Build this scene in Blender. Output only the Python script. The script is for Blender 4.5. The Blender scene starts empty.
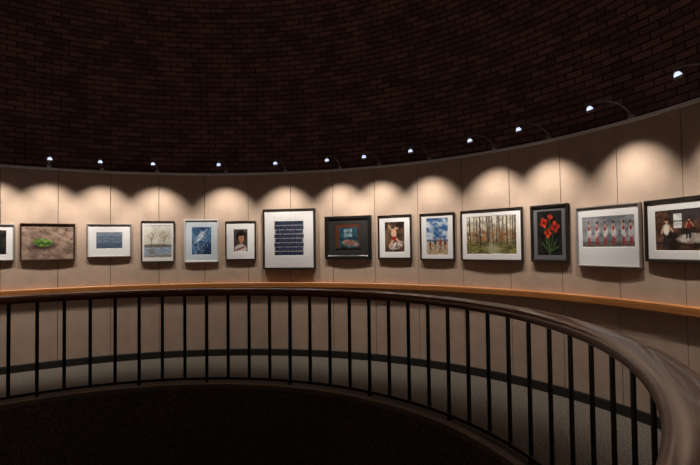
import bpy, bmesh, math, random
from mathutils import Vector, Matrix, noise
random.seed(4)
R=4.294; RR=2.818
CAM=Vector((1.6015,-2.7863,1.5))
sc=bpy.context.scene
sc.view_settings.view_transform='Standard'
sc.view_settings.look='None'

# ---------------------------------------------------------------- materials
def mat(name,col,rough=.6,metal=0,emit=None,es=0,spec=.5):
    m=bpy.data.materials.new(name); m.use_nodes=True
    b=m.node_tree.nodes['Principled BSDF']
    b.inputs['Base Color'].default_value=(*col,1); b.inputs['Roughness'].default_value=rough
    b.inputs['Metallic'].default_value=metal; b.inputs['Specular IOR Level'].default_value=spec
    if emit: b.inputs['Emission Color'].default_value=(*emit,1); b.inputs['Emission Strength'].default_value=es
    return m
def noise_col(m,c1,c2,scale,coord='Object',bump=0,detail=4,stretch=(1,1,1),p=(.35,.65),bd=.01):
    nt=m.node_tree; n=nt.nodes; b=n['Principled BSDF']
    tc=n.new('ShaderNodeTexCoord'); mp=n.new('ShaderNodeMapping'); mp.inputs['Scale'].default_value=stretch
    nz=n.new('ShaderNodeTexNoise'); nz.inputs['Scale'].default_value=scale; nz.inputs['Detail'].default_value=detail
    cr=n.new('ShaderNodeValToRGB'); cr.color_ramp.elements[0].color=(*c1,1); cr.color_ramp.elements[1].color=(*c2,1)
    cr.color_ramp.elements[0].position=p[0]; cr.color_ramp.elements[1].position=p[1]
    nt.links.new(tc.outputs[coord],mp.inputs['Vector']); nt.links.new(mp.outputs[0],nz.inputs['Vector'])
    nt.links.new(nz.outputs['Fac'],cr.inputs[0]); nt.links.new(cr.outputs[0],b.inputs['Base Color'])
    if bump:
        bp=n.new('ShaderNodeBump'); bp.inputs['Strength'].default_value=bump; bp.inputs['Distance'].default_value=bd
        nt.links.new(nz.outputs['Fac'],bp.inputs['Height']); nt.links.new(bp.outputs[0],b.inputs['Normal'])
    return m
M_wall=noise_col(mat('wall_fabric_panel',(.5,.4,.3),.9,spec=.1),(.49,.382,.31),(.55,.43,.35),6,bump=.0)
M_gap=mat('panel_gap',(.05,.038,.03),.9)
M_wood=noise_col(mat('honey_wood',(.4,.15,.05),.35),(.50,.19,.06),(.68,.30,.10),5,'UV',stretch=(.5,14,14),detail=5)
M_rail=noise_col(mat('handrail_wood',(.2,.08,.03),.3),(.17,.06,.03),(.30,.115,.055),4,'UV',stretch=(.6,30,30),detail=5)
M_rail.node_tree.nodes['Principled BSDF'].inputs['Coat Weight'].default_value=.4
M_rail.node_tree.nodes['Principled BSDF'].inputs['Coat Roughness'].default_value=.08
M_steel=mat('painted_black_steel',(.012,.011,.011),.4,spec=.4)
M_alu=mat('aluminium',(.62,.62,.63),.3,1)
M_rim=mat('brushed_rim_metal',(.85,.86,.88),.45,.1)
M_base=mat('black_baseboard',(.015,.015,.015),.5)
M_carpet=noise_col(mat('speckled_carpet',(.2,.17,.13),.95,spec=.1),(.075,.068,.06),(.23,.205,.18),70,bump=.3,detail=3,p=(.38,.65))
M_lip=noise_col(mat('concrete_lip',(.3,.24,.18),.8),(.18,.145,.11),(.25,.20,.15),30)
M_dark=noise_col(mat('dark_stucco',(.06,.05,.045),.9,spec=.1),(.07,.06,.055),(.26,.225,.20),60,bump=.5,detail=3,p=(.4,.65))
def brick(name):
    m=mat(name,(.1,.05,.04),.8,spec=.25); nt=m.node_tree; n=nt.nodes; b=n['Principled BSDF']
    tc=n.new('ShaderNodeTexCoord'); bk=n.new('ShaderNodeTexBrick')
    bk.inputs['Scale'].default_value=1; bk.inputs['Brick Width'].default_value=.20; bk.inputs['Row Height'].default_value=.066
    bk.inputs['Mortar Size'].default_value=.007; bk.inputs['Mortar Smooth'].default_value=.3; bk.inputs['Bias'].default_value=-.1
    bk.inputs['Color1'].default_value=(.42,.225,.185,1); bk.inputs['Color2'].default_value=(.19,.105,.09,1)
    bk.inputs['Mortar'].default_value=(.06,.05,.046,1)
    nz=n.new('ShaderNodeTexNoise'); nz.inputs['Scale'].default_value=3; nz.inputs['Detail'].default_value=8
    mx=n.new('ShaderNodeMix'); mx.data_type='RGBA'; mx.blend_type='MULTIPLY'; mx.inputs['Factor'].default_value=.6
    bp=n.new('ShaderNodeBump'); bp.invert=True; bp.inputs['Strength'].default_value=.9; bp.inputs['Distance'].default_value=.012
    nt.links.new(tc.outputs['UV'],bk.inputs['Vector']); nt.links.new(tc.outputs['UV'],nz.inputs['Vector'])
    nt.links.new(bk.outputs['Color'],mx.inputs[6]); nt.links.new(nz.outputs['Fac'],mx.inputs[7])
    nt.links.new(mx.outputs[2],b.inputs['Base Color']); nt.links.new(bk.outputs['Fac'],bp.inputs['Height'])
    nt.links.new(bp.outputs[0],b.inputs['Normal']); return m
M_brick=brick('dark_red_brick')

# ---------------------------------------------------------------- geometry helpers
def link(o,parent=None):
    sc.collection.objects.link(o)
    if parent: o.parent=parent
    return o
def obj(name,bm,mats,parent=None,smooth=False):
    me=bpy.data.meshes.new(name); bm.to_mesh(me); bm.free()
    for m in (mats if isinstance(mats,list) else [mats]): me.materials.append(m)
    if smooth:
        for p in me.polygons: p.use_smooth=True
    return link(bpy.data.objects.new(name,me),parent)
def revolve(bm,prof,closed=True,n=288,a0=0,a1=360,caps=False,mi=0):
    uv=bm.loops.layers.uv.verify(); full=abs(a1-a0)>=360
    cols=[]; cnt=n if full else n+1
    for i in range(cnt):
        a=math.radians(a0+(a1-a0)*i/n)
        cols.append([bm.verts.new((r*math.sin(a),r*math.cos(a),z)) for r,z in prof])
    L=[0]
    for k in range(len(prof)):
        p,q=prof[k],prof[(k+1)%len(prof)]; L.append(L[-1]+math.hypot(p[0]-q[0],p[1]-q[1]))
    m=len(prof) if closed else len(prof)-1
    rad=max(p[0] for p in prof)
    for i in range(n):
        u0=math.radians(a0+(a1-a0)*i/n)*rad; u1=math.radians(a0+(a1-a0)*(i+1)/n)*rad
        A,B=cols[i],cols[(i+1)%cnt]
        for k in range(m):
            k2=(k+1)%len(prof)
            f=bm.faces.new((A[k],B[k],B[k2],A[k2])); f.material_index=mi
            for l,c in zip(f.loops,((u0,L[k]),(u1,L[k]),(u1,L[k+1]),(u0,L[k+1]))): l[uv].uv=c
    if caps and closed and not full:
        bm.faces.new(list(reversed(cols[0]))); bm.faces.new(cols[-1])
def ring(name,prof,m,closed=True,parent=None,n=288,smooth=False,recalc=True):
    bm=bmesh.new(); revolve(bm,prof,closed,n)
    if recalc and closed: bmesh.ops.recalc_face_normals(bm,faces=bm.faces)
    o=obj(name,bm,m,parent,smooth)
    if smooth:
        try: o.data.set_sharp_from_angle(angle=math.radians(35))
        except Exception: pass
    return o
def box(bm,c,s,rot=None,mi=0):
    vs=[]
    for x in (-1,1):
        for y in (-1,1):
            for z in (-1,1):
                v=Vector((x*s[0]/2,y*s[1]/2,z*s[2]/2))
                if rot: v=rot@v
                vs.append(bm.verts.new(v+Vector(c)))
    for f in ((0,1,3,2),(4,6,7,5),(0,4,5,1),(2,3,7,6),(0,2,6,4),(1,5,7,3)):
        bm.faces.new([vs[i] for i in f]).material_index=mi

# ---------------------------------------------------------------- room shell
TOP=2.568
bm=bmesh.new()
NP=44; st=360/NP; gap=math.degrees(.007/R)
for i in range(NP):
    a=i*st+2.2
    revolve(bm,[(R+.003,0.0),(R,.003),(R,TOP-.02),(R+.003,TOP-.015),(R+.022,TOP-.015),(R+.022,0)],True,6,a+gap/2,a+st-gap/2,True,0)
bmesh.ops.recalc_face_normals(bm,faces=bm.faces)
revolve(bm,[(R+.03,0),(R+.03,TOP+.02),(R+.25,TOP+.02),(R+.25,0)],True,176,mi=1)
obj('wall_curved',bm,[M_wall,M_gap])
prof=[]
for i in range(33):
    ph=math.radians(90*i/32); prof.append(((R+.10)*math.cos(ph)+.001,TOP-.02+R*1.35*math.sin(ph)))
ring('ceiling',prof,M_brick,closed=False,smooth=True)
ring('trim_1',[(R-.012,TOP-.030),(R-.03,TOP-.026),(R-.03,TOP),(R-.012,TOP+.005),(R+.12,TOP+.005),(R+.12,TOP-.012),(R-.006,TOP-.014),(R-.006,TOP-.030)],M_rim)
LZ=1.5-.4766
ring('trim_2',[(R+.001,LZ-.075),(R-.05,LZ-.075),(R-.062,LZ-.065),(R-.066,LZ-.02),(R-.066,LZ-.006),(R-.06,LZ),(R+.001,LZ)],M_wood)
ring('baseboard_curved',[(R+.001,0.001),(R-.014,0.001),(R-.014,.085),(R-.009,.095),(R+.001,.095)],M_base)
ring('floor',[(RR-.03,0),(R+.2,0),(R+.2,-.25),(RR-.03,-.25)],M_carpet)
ring('trim_3',[(RR-.045,.012),(RR+.03,.012),(RR+.03,-.001),(RR-.031,-.001),(RR-.031,-.035),(RR-.045,-.035)],M_lip)
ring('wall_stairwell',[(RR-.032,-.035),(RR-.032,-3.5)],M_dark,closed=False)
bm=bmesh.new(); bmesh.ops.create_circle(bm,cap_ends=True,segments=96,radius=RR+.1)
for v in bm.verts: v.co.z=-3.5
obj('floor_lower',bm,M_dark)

# ---------------------------------------------------------------- railing
rl=link(bpy.data.objects.new('balcony_railing',None))
W=.185; z0=.985
hp=[(RR+.012,z0),(RR+.003,z0+.008),(RR,z0+.02),(RR,z0+.036),(RR+.004,z0+.048),(RR+.014,z0+.058),(RR+.035,z0+.066),(RR+.07,z0+.069),
    (RR+W-.07,z0+.069),(RR+W-.035,z0+.066),(RR+W-.014,z0+.058),(RR+W-.004,z0+.048),(RR+W,z0+.036),(RR+W,z0+.02),(RR+W-.003,z0+.008),(RR+W-.012,z0)]
ring('handrail',hp,M_rail,parent=rl,smooth=True,n=360)
RB=2.912
ring('top_channel',[(RB-.022,z0-.014),(RB+.022,z0-.014),(RB+.022,z0+.001),(RB-.022,z0+.001)],M_steel,parent=rl)
ring('bottom_rail',[(RB-.022,.03),(RB+.022,.03),(RB+.022,.058),(RB-.022,.058)],M_steel,parent=rl)
bm=bmesh.new()
for i in range(75):
    a=math.radians(i*4.8-.65); rot=Matrix.Rotation(-a,3,'Z')
    zb=.05
    box(bm,(RB*math.sin(a),RB*math.cos(a),(z0-.01+zb)/2),(.034,.014,z0-.01-zb),rot)
    if i%4==0: box(bm,(RB*math.sin(a),RB*math.cos(a),.02),(.034,.03,.04),rot)
obj('balusters',bm,M_steel,rl)

# ---------------------------------------------------------------- pictures
def mk_print_mat():
    m=mat('photo_print',(1,1,1),.5,spec=.3); nt=m.node_tree
    at=nt.nodes.new('ShaderNodeVertexColor'); at.layer_name='Col'
    nt.links.new(at.outputs['Color'],nt.nodes['Principled BSDF'].inputs['Base Color']); return m
M_print=mk_print_mat()
MF={'black':mat('black_frame',(.012,.011,.011),.35),'brown':mat('dark_brown_frame',(.05,.022,.014),.4),
    'silver':mat('silver_frame',(.42,.42,.43),.4,.6),'white':mat('white_frame',(.60,.60,.61),.5),'dark':mat('espresso_frame',(.022,.016,.014),.4)}
MM={'white':mat('white_mat',(.80,.82,.86),.85),'cool':mat('cool_mat',(.58,.68,.78),.85),'grey':mat('grey_mat',(.13,.13,.15),.85),
    'black':mat('black_mat',(.012,.012,.013),.8)}
M_back=mat('frame_backing',(.1,.08,.06),.9)
def lin(c): return tuple(((x/255)/12.92 if x<10 else (((x/255)+.055)/1.055)**2.4) for x in c)
def nz(u,v,s,seed=0): 
    return noise.noise(Vector((u*s,v*s,seed*7.3)))+.5*noise.noise(Vector((u*s*2.1,v*s*2.1,seed*7.3+3)))+.3*noise.noise(Vector((u*s*4.7,v*s*4.7,seed*7.3+9)))
def mixc(a,b,t):
    t=max(0,min(1,t)); return tuple(a[i]*(1-t)+b[i]*t for i in range(3))
def ell(u,v,cx,cy,rx,ry,ang=0,soft=.25):
    u+=.012*nz(u,v,17,3); v+=.012*nz(u,v,17,8)
    c,s=math.cos(ang),math.sin(ang); dx,dy=u-cx,v-cy
    x=(dx*c+dy*s)/rx; y=(-dx*s+dy*c)/ry; d=math.hypot(x,y)
    return max(0,min(1,(1-d)/soft+.5))
def seg(u,v,x0,y0,x1,y1,w):
    u+=.008*nz(u,v,15,5)
    dx,dy=x1-x0,y1-y0; t=max(0,min(1,((u-x0)*dx+(v-y0)*dy)/(dx*dx+dy*dy)))
    d=math.hypot(u-x0-t*dx,v-y0-t*dy); return max(0,min(1,(1-d/w)*2))
def person(c,u,v,x,y,s,skin,top,legs,lean=0,asp=1.0,sit=False):
    X=lambda k:x+k*s*asp
    hx=lean
    c=mixc(c,legs,seg(u,v,X(-.06),y,X(hx*.5-.03),y+.48*s,.045*s)); c=mixc(c,legs,seg(u,v,X(.1),y+.01,X(hx*.5+.03),y+.48*s,.045*s))
    c=mixc(c,top,ell(u,v,X(hx*.75),y+.63*s,.11*s*asp,.19*s,0,.3))
    c=mixc(c,skin,seg(u,v,X(hx*.8-.09),y+.76*s,X(hx-.19),y+.5*s,.03*s)); c=mixc(c,skin,seg(u,v,X(hx*.8+.09),y+.76*s,X(hx+.2),y+.56*s,.03*s))
    c=mixc(c,skin,ell(u,v,X(hx),y+.9*s,.055*s*asp,.075*s,0,.3)); return mixc(c,(30,20,16),ell(u,v,X(hx),y+.95*s,.06*s*asp,.045*s,0,.4))
def a_dark(u,v): return mixc((18,17,18),(70,62,58),nz(u,v,5)+.2)
def a_leaf(u,v):
    c=mixc((112,94,84),(172,148,134),.5+.8*nz(u,v,6)); c=mixc(c,(78,62,56),.8 if abs(nz(u,v,4,9))<.035 else 0)
    c=mixc(c,(194,172,158),seg(u,v,.55,.78,.97,.5,.05)*.5); c=mixc(c,(52,38,36),ell(u,v,.40,.38,.24,.09,.1,.8)*.9)
    g=mixc((56,92,36),(124,160,76),.5+.9*nz(u,v,12)+ (v-.47)*3)
    c=mixc(c,g,ell(u,v,.41,.48,.19,.115,-.15)); 
    return mixc(c,(40,62,30),seg(u,v,.2,.47,.62,.46,.018)*.8)
def a_sea(u,v):
    c=mixc((66,86,112),(124,142,162),.5+.9*nz(u*.5,v*3.5,9))
    c=mixc(c,(146,158,174),.5 if v>.8 else 0)
    return mixc(c,(56,70,96),.5 if v<.35 else 0)
def a_trees(u,v):
    c=mixc((198,200,194),(228,228,224),.5+nz(u,v,4)+.6*(v-.6))
    for x,y,r in ((.27,.66,.17),(.72,.68,.19)):
        d=nz(u,v,26,4)
        c=mixc(c,(150,134,108),ell(u,v,x,y,r,r*.75,0,.8)*(.3+1.1*d)); c=mixc(c,(80,70,58),seg(u,v,x,.36,x+.01,.62,.012)); c=mixc(c,(80,70,58),seg(u,v,x,.5,x+.08,.68,.007)); c=mixc(c,(80,70,58),seg(u,v,x,.5,x-.09,.66,.007))
    if v<.36: c=mixc((120,142,170),(176,192,206),.5+nz(u*.6,v*3,9))
    c=mixc(c,(98,86,70),ell(u,v,.5,.37,.7,.045,0,.5)*.8); c=mixc(c,(110,96,72),ell(u,v,.27,.2,.13,.08,0,.9)*.4)
    return mixc(c,(150,134,110),ell(u,v,.6,.03,.7,.07,0,.6)*(.7+nz(u,v,20)))
def a_blue(u,v):
    w=nz(u,v,3,2)*.25
    c=mixc((26,50,92),(92,134,178),.5+1.1*nz(u+w,v-w,5)); c=mixc(c,(16,32,66),ell(u,v,.78,.2,.4,.2,.3,.8)*.7)
    c=mixc(c,(216,226,236),max(0,1-abs(nz(u+w,v+w,4,6))*7)*.8*ell(u,v,.45,.55,.5,.42,.5,.9))
    return mixc(c,(234,240,246),ell(u,v,.45,.66,.24,.1,.7,.9)*(.7+nz(u,v,18)))
def a_face(u,v):
    c=mixc((34,28,30),(84,72,68),.5+.9*nz(u,v,5)); c=mixc(c,(120,120,122),(v-.75)*1.5)
    c=mixc(c,(22,16,16),ell(u,v,.52,.68,.33,.24)); c=mixc(c,(176,130,104),ell(u,v,.55,.6,.2,.2)); c=mixc(c,(22,16,16),ell(u,v,.5,.79,.26,.09))
    for x in (.48,.64): c=mixc(c,(34,22,20),ell(u,v,x,.63,.035,.015))
    c=mixc(c,(150,104,84),seg(u,v,.57,.62,.58,.55,.015)); c=mixc(c,(140,44,40),ell(u,v,.57,.5,.05,.014)); c=mixc(c,(160,116,94),ell(u,v,.54,.38,.09,.08))
    c=mixc(c,(196,192,188),ell(u,v,.5,.12,.44,.22,0,.3)); return mixc(c,(120,30,28),seg(u,v,.2,.08,.75,.22,.04))
def a_rows(u,v):
    r=v*8.0; k=int(r); f=r-k
    jag=.02+.02*math.sin(k*2.7)
    if u<jag or u>1-jag: return (206,204,202)
    if f<.09: return mixc((120,124,140),(180,180,186),.5+nz(u*4,k*2.2,9))
    h=.9+.2*nz(u*7,k*3.1,3)
    if f>h: return (150,154,166)
    cu=(u*16)%1; ck=int(u*16)
    c=mixc((9,12,30),(46,60,104),.35+1.1*nz(u*5,v*5,14,k)+.25*math.sin(ck*3.7+k*2.1))
    c=mixc(c,(112,122,152),.8 if cu<.12 else 0)
    return mixc(c,(140,146,170),.8 if nz(u*3,v*8,16,k+3)>.5 else 0)
def a_bed(u,v):
    c=mixc((16,38,52),(44,80,96),.5+nz(u,v,4)); c=mixc(c,(84,48,32),1 if (u<.14 or v>.88) else 0); c=mixc(c,(70,40,26),.9 if .9<u else 0)
    if .34<u<.68 and .52<v<.82: c=mixc((90,124,140),(140,164,174),.5+nz(u,v,8)); c=mixc(c,(40,50,60),1 if abs(u-.51)<.012 or abs(v-.67)<.012 else 0)
    q=mixc((92,80,80),(150,140,136),.5+nz(u,v,7,4)); c=mixc(c,q,ell(u,v,.6,.28,.34,.13,-.12,.3)); c=mixc(c,(154,84,62),seg(u,v,.45,.34,.72,.3,.04)); c=mixc(c,(150,96,72),ell(u,v,.42,.38,.05,.05))
    return mixc(c,(20,14,12),1 if v<.1 else 0)
def a_curl(u,v):
    c=mixc((20,16,16),(92,66,52),.45+nz(u,v,4,3)); c=mixc(c,(120,96,80),(nz(u,v,3,8)))
    c=mixc(c,(210,206,202),ell(u,v,.6,.22,.36,.13,.2,.4)*(.8+nz(u,v,9))); c=mixc(c,(204,160,132),seg(u,v,.25,.2,.5,.5,.075)); c=mixc(c,(204,160,132),seg(u,v,.5,.5,.78,.3,.06))
    c=mixc(c,(214,172,146),ell(u,v,.46,.62,.14,.16)); c=mixc(c,(204,160,132),seg(u,v,.38,.7,.2,.88,.04)); c=mixc(c,(212,170,142),ell(u,v,.6,.82,.09,.075)); c=mixc(c,(40,22,18),ell(u,v,.64,.87,.11,.06))
    return mixc(c,(150,36,30),ell(u,v,.46,.46,.13,.06))
def a_beach(u,v):
    if v>.42: c=mixc((54,98,158),(210,222,234),.35+1.3*nz(u*.8,v*1.6,4)+.6*(.9-v))
    elif v>.34: c=mixc((70,92,124),(130,146,166),.5+nz(u,v*4,12))
    else: c=mixc((160,140,118),(206,188,164),.5+nz(u,v*2,9)); 
    c=mixc(c,(226,228,230),.8 if .33<v<.35 else 0)
    for i,x in enumerate((.2,.42,.64,.84)):
        c=person(c,u,v,x,.1+.03*(i%2),.32+.03*(i%3),(170,112,84),((120,36,32),(40,44,70),(150,60,44),(70,40,36))[i],((40,30,36),(150,100,76),(44,40,60),(120,36,32))[i],.04*(i-1.5),1.3)
    return c
def a_forest(u,v):
    c=mixc((150,144,124),(226,226,214),.55+.9*nz(u,v,8)+1.0*(v-.55))
    hill=.33+.03*nz(u,0,4,7)
    c=mixc(c,mixc((104,72,44),(186,124,70),.5+.9*nz(u,v,20,5)),ell(u,v,.5,.44,.9,.2,0,.9)*(.7+.8*nz(u,v,9,6)))
    if v<hill: c=mixc(mixc((74,76,44),(150,146,92),.5+.9*nz(u,v*2.5,9,2)),(140,98,56),.5*nz(u,v*2,18,3))
    c=mixc(c,(200,196,176),ell(u,v,.55,.12,.12,.2,.3,.8)*.6)
    for i in range(24):
        x=.02+i*.042+.018*math.sin(i*5.1); y0=.24+.08*math.sin(i*3.3)*math.sin(i)
        w=.0045+.003*(i%4)
        if v>y0: c=mixc(c,(56,46,40) if i%3 else (120,108,92),seg(u,v,x,y0,x+.03*math.sin(i*2.3),1.05,w*1.3)*.85)
        c=mixc(c,(80,68,56),seg(u,v,x,.7+.1*math.sin(i),x+.05*math.cos(i*1.7),.9,.004)*.7)
    return c
def a_poppy(u,v):
    c=mixc((8,10,11),(34,40,36),.4+nz(u,v,4))
    for x,y in ((.3,.7),(.68,.62),(.46,.48),(.52,.83)):
        c=mixc(c,(70,100,54),seg(u,v,.5,0,x,y,.016)*.9)
    for x0,y0,x1,y1 in ((.5,.05,.2,.3),(.5,.05,.78,.34),(.48,.1,.34,.38),(.52,.1,.86,.2)): c=mixc(c,mixc((34,54,30),(84,104,64),.5+nz(u,v,14)),seg(u,v,x0,y0,x1,y1,.03))
    for j,(x,y,r) in enumerate(((.28,.74,.16),(.72,.64,.17),(.44,.5,.14),(.54,.87,.10))):
        dx,dy=(u-x)/r,(v-y)/(r*.75); an=math.atan2(dy,dx); rr=1+.16*math.sin(an*4+j)
        p=mixc((120,18,12),(224,76,48),.5+.9*nz(u,v,9,j)+.3*math.sin(an*9)*.5)
        c=mixc(c,p,max(0,min(1,(rr-math.hypot(dx,dy))*6))); c=mixc(c,(26,8,10),ell(u,v,x,y-.01,r*.22,r*.16))
    return c
def a_dance(u,v):
    c=mixc((96,104,114),(160,166,174),.5+.9*nz(u*.7,v,4)); 
    if v<.18: c=mixc((74,72,74),(120,116,116),.5+nz(u,v*3,8))
    c=mixc(c,(70,76,84),.5 if abs(u-.33)<.01 or abs(u-.73)<.008 else 0)
    for i,x in enumerate((.14,.30,.46,.62,.80,.93)):
        c=mixc(c,(150,34,30),seg(u,v,x-.01,.08,x,.45,.015)); c=mixc(c,(176,46,40),seg(u,v,x+.03,.1,x+.01,.45,.014))
        d=mixc((190,190,196),(236,232,234),.5+nz(u,v,16,i))
        c=mixc(c,d,ell(u,v,x+.005,.47,.045+.012*math.sin(i*3),.16,.12*math.sin(i*5),.6)*.9); c=mixc(c,(206,160,140),ell(u,v,x,.66,.02,.1)); c=mixc(c,(206,160,140),seg(u,v,x,.7,x+.05*math.sin(i*4+1),.9,.008))
        c=mixc(c,(70,44,36),ell(u,v,x,.8,.016,.05))
        c=mixc(c,(160,36,32),ell(u,v,x,.6,.02,.07))
    return c
def a_room(u,v):
    c=mixc((26,18,16),(112,80,60),.4+.9*nz(u,v,4)); c=mixc(c,(60,60,66),.7 if (v>.72 and u>.3) else 0)
    if .36<u<.52 and .55<v<.9: c=mixc((190,196,200),(230,232,232),.5+nz(u,v,7)); 
    if .36<u<.52 and abs(v-.72)<.012: c=(40,34,30)
    c=mixc(c,(200,196,190),ell(u,v,.72,.3,.3,.12,.05,.3)*(.8+.5*nz(u,v,8))); c=mixc(c,(46,28,22),seg(u,v,.0,.2,.98,.1,.03))
    c=person(c,u,v,.2,.06,.74,(206,164,136),(226,222,216),(40,36,44),.05,.75)
    return person(c,u,v,.62,.3,.5,(196,150,120),(120,36,32),(30,26,28),.08,.75)
def picture(ang,w,h,zc,fr,fw,mt,iw,ih,art,fd=.035,dy=0,dx=0):
    a=math.radians(ang); e=link(bpy.data.objects.new('framed_photograph',None))
    d=math.sqrt(R*R-(w/2+.002)**2)-.002
    e.matrix_world=Matrix.Translation((d*math.sin(a),d*math.cos(a),zc))@Matrix.Rotation(-a,4,'Z')   # local -y points to room
    bm=bmesh.new()
    P=[(0,0),(0,fd-.004),(.003,fd),(fw*.75,fd-.001),(fw,fd-.010),(fw,0)]
    rings=[]
    for ins,dep in P:
        x,z=w/2-ins,h/2-ins; rings.append([bm.verts.new(c) for c in ((-x,-dep,-z),(x,-dep,-z),(x,-dep,z),(-x,-dep,z))])
    for k in range(len(P)):
        A,B=rings[k],rings[(k+1)%len(P)]
        for i in range(4): bm.faces.new((A[i],A[(i+1)%4],B[(i+1)%4],B[i]))
    bmesh.ops.recalc_face_normals(bm,faces=bm.faces)
    obj('frame',bm,MF[fr],e)
    md=fd-.016
    bm=bmesh.new(); box(bm,(0,-.004,0),(w-.01,.008,h-.01)); obj('backing',bm,M_back,e)
    bm=bmesh.new(); X,Z=w/2-fw,h/2-fw
    out=[bm.verts.new(c) for c in ((-X,-md,-Z),(X,-md,-Z),(X,-md,Z),(-X,-md,Z))]
    inn=[bm.verts.new((dx+sx*iw/2,-md,dy+sz*ih/2)) for sx,sz in ((-1,-1),(1,-1),(1,1),(-1,1))]
    low=[bm.verts.new((dx+sx*(iw/2-.003),-md+.003,dy+sz*(ih/2-.003))) for sx,sz in ((-1,-1),(1,-1),(1,1),(-1,1))]
    for A,B in ((out,inn),(inn,low)):
        for i in range(4): bm.faces.new((A[i],A[(i+1)%4],B[(i+1)%4],B[i]))
    obj('mat_board',bm,MM[mt],e)
    nx=max(30,int(iw/.0038)); ny=max(30,int(ih/.0038)); vs=[];fs=[];cols=[]
    for j in range(ny+1):
        for i in range(nx+1): 
            u,v=i/nx,j/ny; vs.append((dx+(u-.5)*iw,-md+.003,dy+(v-.5)*ih)); cols.append((*lin(tuple(max(0,min(255,q)) for q in art(u,v))),1))
    for j in range(ny):
        for i in range(nx):
            k=j*(nx+1)+i; fs.append((k,k+1,k+nx+2,k+nx+1))
    me=bpy.data.meshes.new('print'); me.from_pydata(vs,[],fs); me.materials.append(M_print)
    ca=me.color_attributes.new('Col','FLOAT_COLOR','POINT')
    for k,c in enumerate(cols): ca.data[k].color=c
    link(bpy.data.objects.new('print',me),e)
picture(-39.9,.46,.447,1.611,'silver',.014,'white',.30,.30,a_dark)
picture(-32.0,.606,.473,1.615,'brown',.016,'black',.574,.441,a_leaf)
picture(-22.5,.537,.443,1.63,'silver',.014,'white',.32,.22,a_sea)
picture(-14.3,.431,.566,1.612,'black',.013,'white',.36,.45,a_trees)
picture(-6.5,.47,.60,1.615,'white',.022,'cool',.27,.39,a_blue)
picture(.8,.43,.549,1.613,'black',.018,'white',.20,.32,a_face)
picture(10.24,.75,.837,1.625,'dark',.024,'white',.43,.48,a_rows,fd=.06,dy=.01)
picture(21.64,.672,.579,1.631,'black',.05,'black',.36,.36,a_bed)
picture(30.63,.473,.567,1.624,'black',.02,'white',.28,.39,a_curl)
picture(38.62,.47,.574,1.617,'black',.018,'white',.30,.45,a_beach)
picture(48.26,.786,.583,1.617,'dark',.018,'white',.64,.43,a_forest)
picture(57.85,.432,.58,1.615,'black',.03,'grey',.29,.45,a_poppy)
picture(66.43,.652,.554,1.571,'silver',.014,'white',.54,.28,a_dance,dy=.04)
picture(75.84,.66,.50,1.60,'black',.026,'white',.47,.32,a_room)

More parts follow.
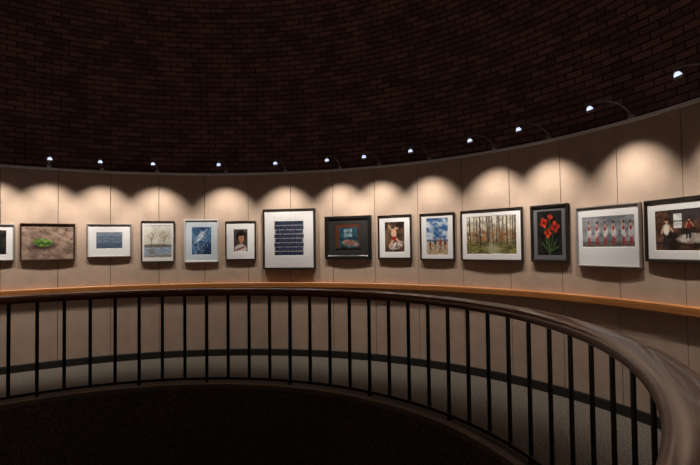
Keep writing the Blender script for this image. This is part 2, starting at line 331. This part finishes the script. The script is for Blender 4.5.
# ---------------------------------------------------------------- track lights on curved arms
M_head=mat('lamp_head_metal',(.3,.3,.32),.3,.9)
M_arm=mat('satin_chrome_arm',(.36,.36,.38),.35,.8)
M_glow=mat('lamp_glass_glow',(.8,.85,1),.3,emit=(.62,.70,1),es=1.3)
def fixture(ang,aim=0,energy=50,reach=.48,hz=2.62):
    a=math.radians(ang); e=link(bpy.data.objects.new('track_spotlight',None))
    e.matrix_world=Matrix.Translation((R*math.sin(a),R*math.cos(a),TOP))@Matrix.Rotation(-a,4,'Z')
    bm=bmesh.new(); box(bm,(0,-.018,.018),(.05,.03,.028)); o=obj('mount',bm,M_alu,e)
    cu=bpy.data.curves.new('arm','CURVE'); cu.dimensions='3D'; cu.bevel_depth=.0055; cu.bevel_resolution=3
    sp=cu.splines.new('BEZIER'); sp.bezier_points.add(2)
    h=hz-TOP
    for bp_,co,hl,hr in zip(sp.bezier_points,((0,-.02,.02),(0,-.24,h+.075),(0,-reach,h+.03)),((0,-.0,0),(0,-.15,h+.07),(0,-reach+.02,h+.055)),((0,-.05,.08),(0,-.34,h+.08),(0,-reach-.01,h+.0))):
        bp_.co=co; bp_.handle_left=hl; bp_.handle_right=hr
    cu.materials.append(M_arm); link(bpy.data.objects.new('arm',cu),e)
    tilt=math.radians(24); ax=Vector((math.sin(math.radians(aim)),math.sin(tilt),-math.cos(tilt))).normalized()
    q=Vector((0,0,-1)).rotation_difference(ax).to_matrix()
    def lathe(name,pr,m):
        bm=bmesh.new(); n=20; cs=[]
        for i in range(n):
            t=2*math.pi*i/n; cs.append([bm.verts.new(q@Vector((r*math.cos(t),r*math.sin(t),z))+Vector((0,-reach,h))) for r,z in pr])
        for i in range(n):
            for k in range(len(pr)-1): bm.faces.new((cs[i][k],cs[(i+1)%n][k],cs[(i+1)%n][k+1],cs[i][k+1]))
        obj(name,bm,m,e,True)
    lathe('lamp_holder',[(.001,.045),(.012,.044),(.015,.014),(.001,.012)],M_head)
    lathe('reflector',[(.010,.013),(.018,.006),(.024,-.006),(.027,-.018),(.023,-.018),(.018,-.004),(.001,.002)],M_glow)
    lathe('bezel',[(.028,-.014),(.032,-.016),(.032,-.030),(.029,-.032),(.027,-.016)],M_head)
    L=bpy.data.lights.new('beam','SPOT'); L.energy=energy; L.color=(1,.875,.745); L.spot_size=math.radians(86); L.spot_blend=.9; L.shadow_soft_size=.022
    lo=link(bpy.data.objects.new('beam',L),e)
    lo.matrix_local=Matrix.Translation(Vector((0,-reach,h))+ax*.036)@(q.to_4x4())
for ang in (-55,-47.5,-40,-31.9,-23.7,-14.4,-1.9,9.5,20.2,27.9,37.4,49.1,58.1,70.0,82.5,94,106,118):
    fixture(ang)

# added unseen fill light: glowing globe on a stem under the dome crown
pe=link(bpy.data.objects.new('dome_fill_light',None))
bm=bmesh.new(); bmesh.ops.create_uvsphere(bm,u_segments=32,v_segments=16,radius=.22,matrix=Matrix.Translation((0,0,6.9)))
obj('globe',bm,mat('fill_glow',(.8,.75,.7),.4,emit=(1,.85,.72),es=9),pe,True)
bm=bmesh.new(); bmesh.ops.create_cone(bm,cap_ends=True,segments=16,radius1=.012,radius2=.012,depth=1.23,matrix=Matrix.Translation((0,0,7.72)))
bmesh.ops.create_cone(bm,cap_ends=True,segments=24,radius1=.09,radius2=.06,depth=.06,matrix=Matrix.Translation((0,0,7.12)))
obj('stem',bm,M_steel,pe)

w=bpy.data.worlds.new('World'); sc.world=w; w.use_nodes=True
w.node_tree.nodes['Background'].inputs[0].default_value=(.5,.4,.35,1); w.node_tree.nodes['Background'].inputs[1].default_value=.01

# ---------------------------------------------------------------- camera
t,ro=.0293,.0125
cd=bpy.data.cameras.new('camera'); cam=link(bpy.data.objects.new('camera',cd)); cd.sensor_width=36; cd.lens=36*500.86/700; cd.clip_start=.02
zc=Vector((0,-math.sin(t),math.cos(t)))
right=Vector((math.cos(ro),0,0))-math.sin(ro)*zc; up=Vector((math.sin(ro),0,0))+math.cos(ro)*zc; back=-Vector((0,math.cos(t),math.sin(t)))
m=Matrix((right,up,back)).transposed().to_4x4(); m.translation=CAM; cam.matrix_world=m
sc.camera=cam
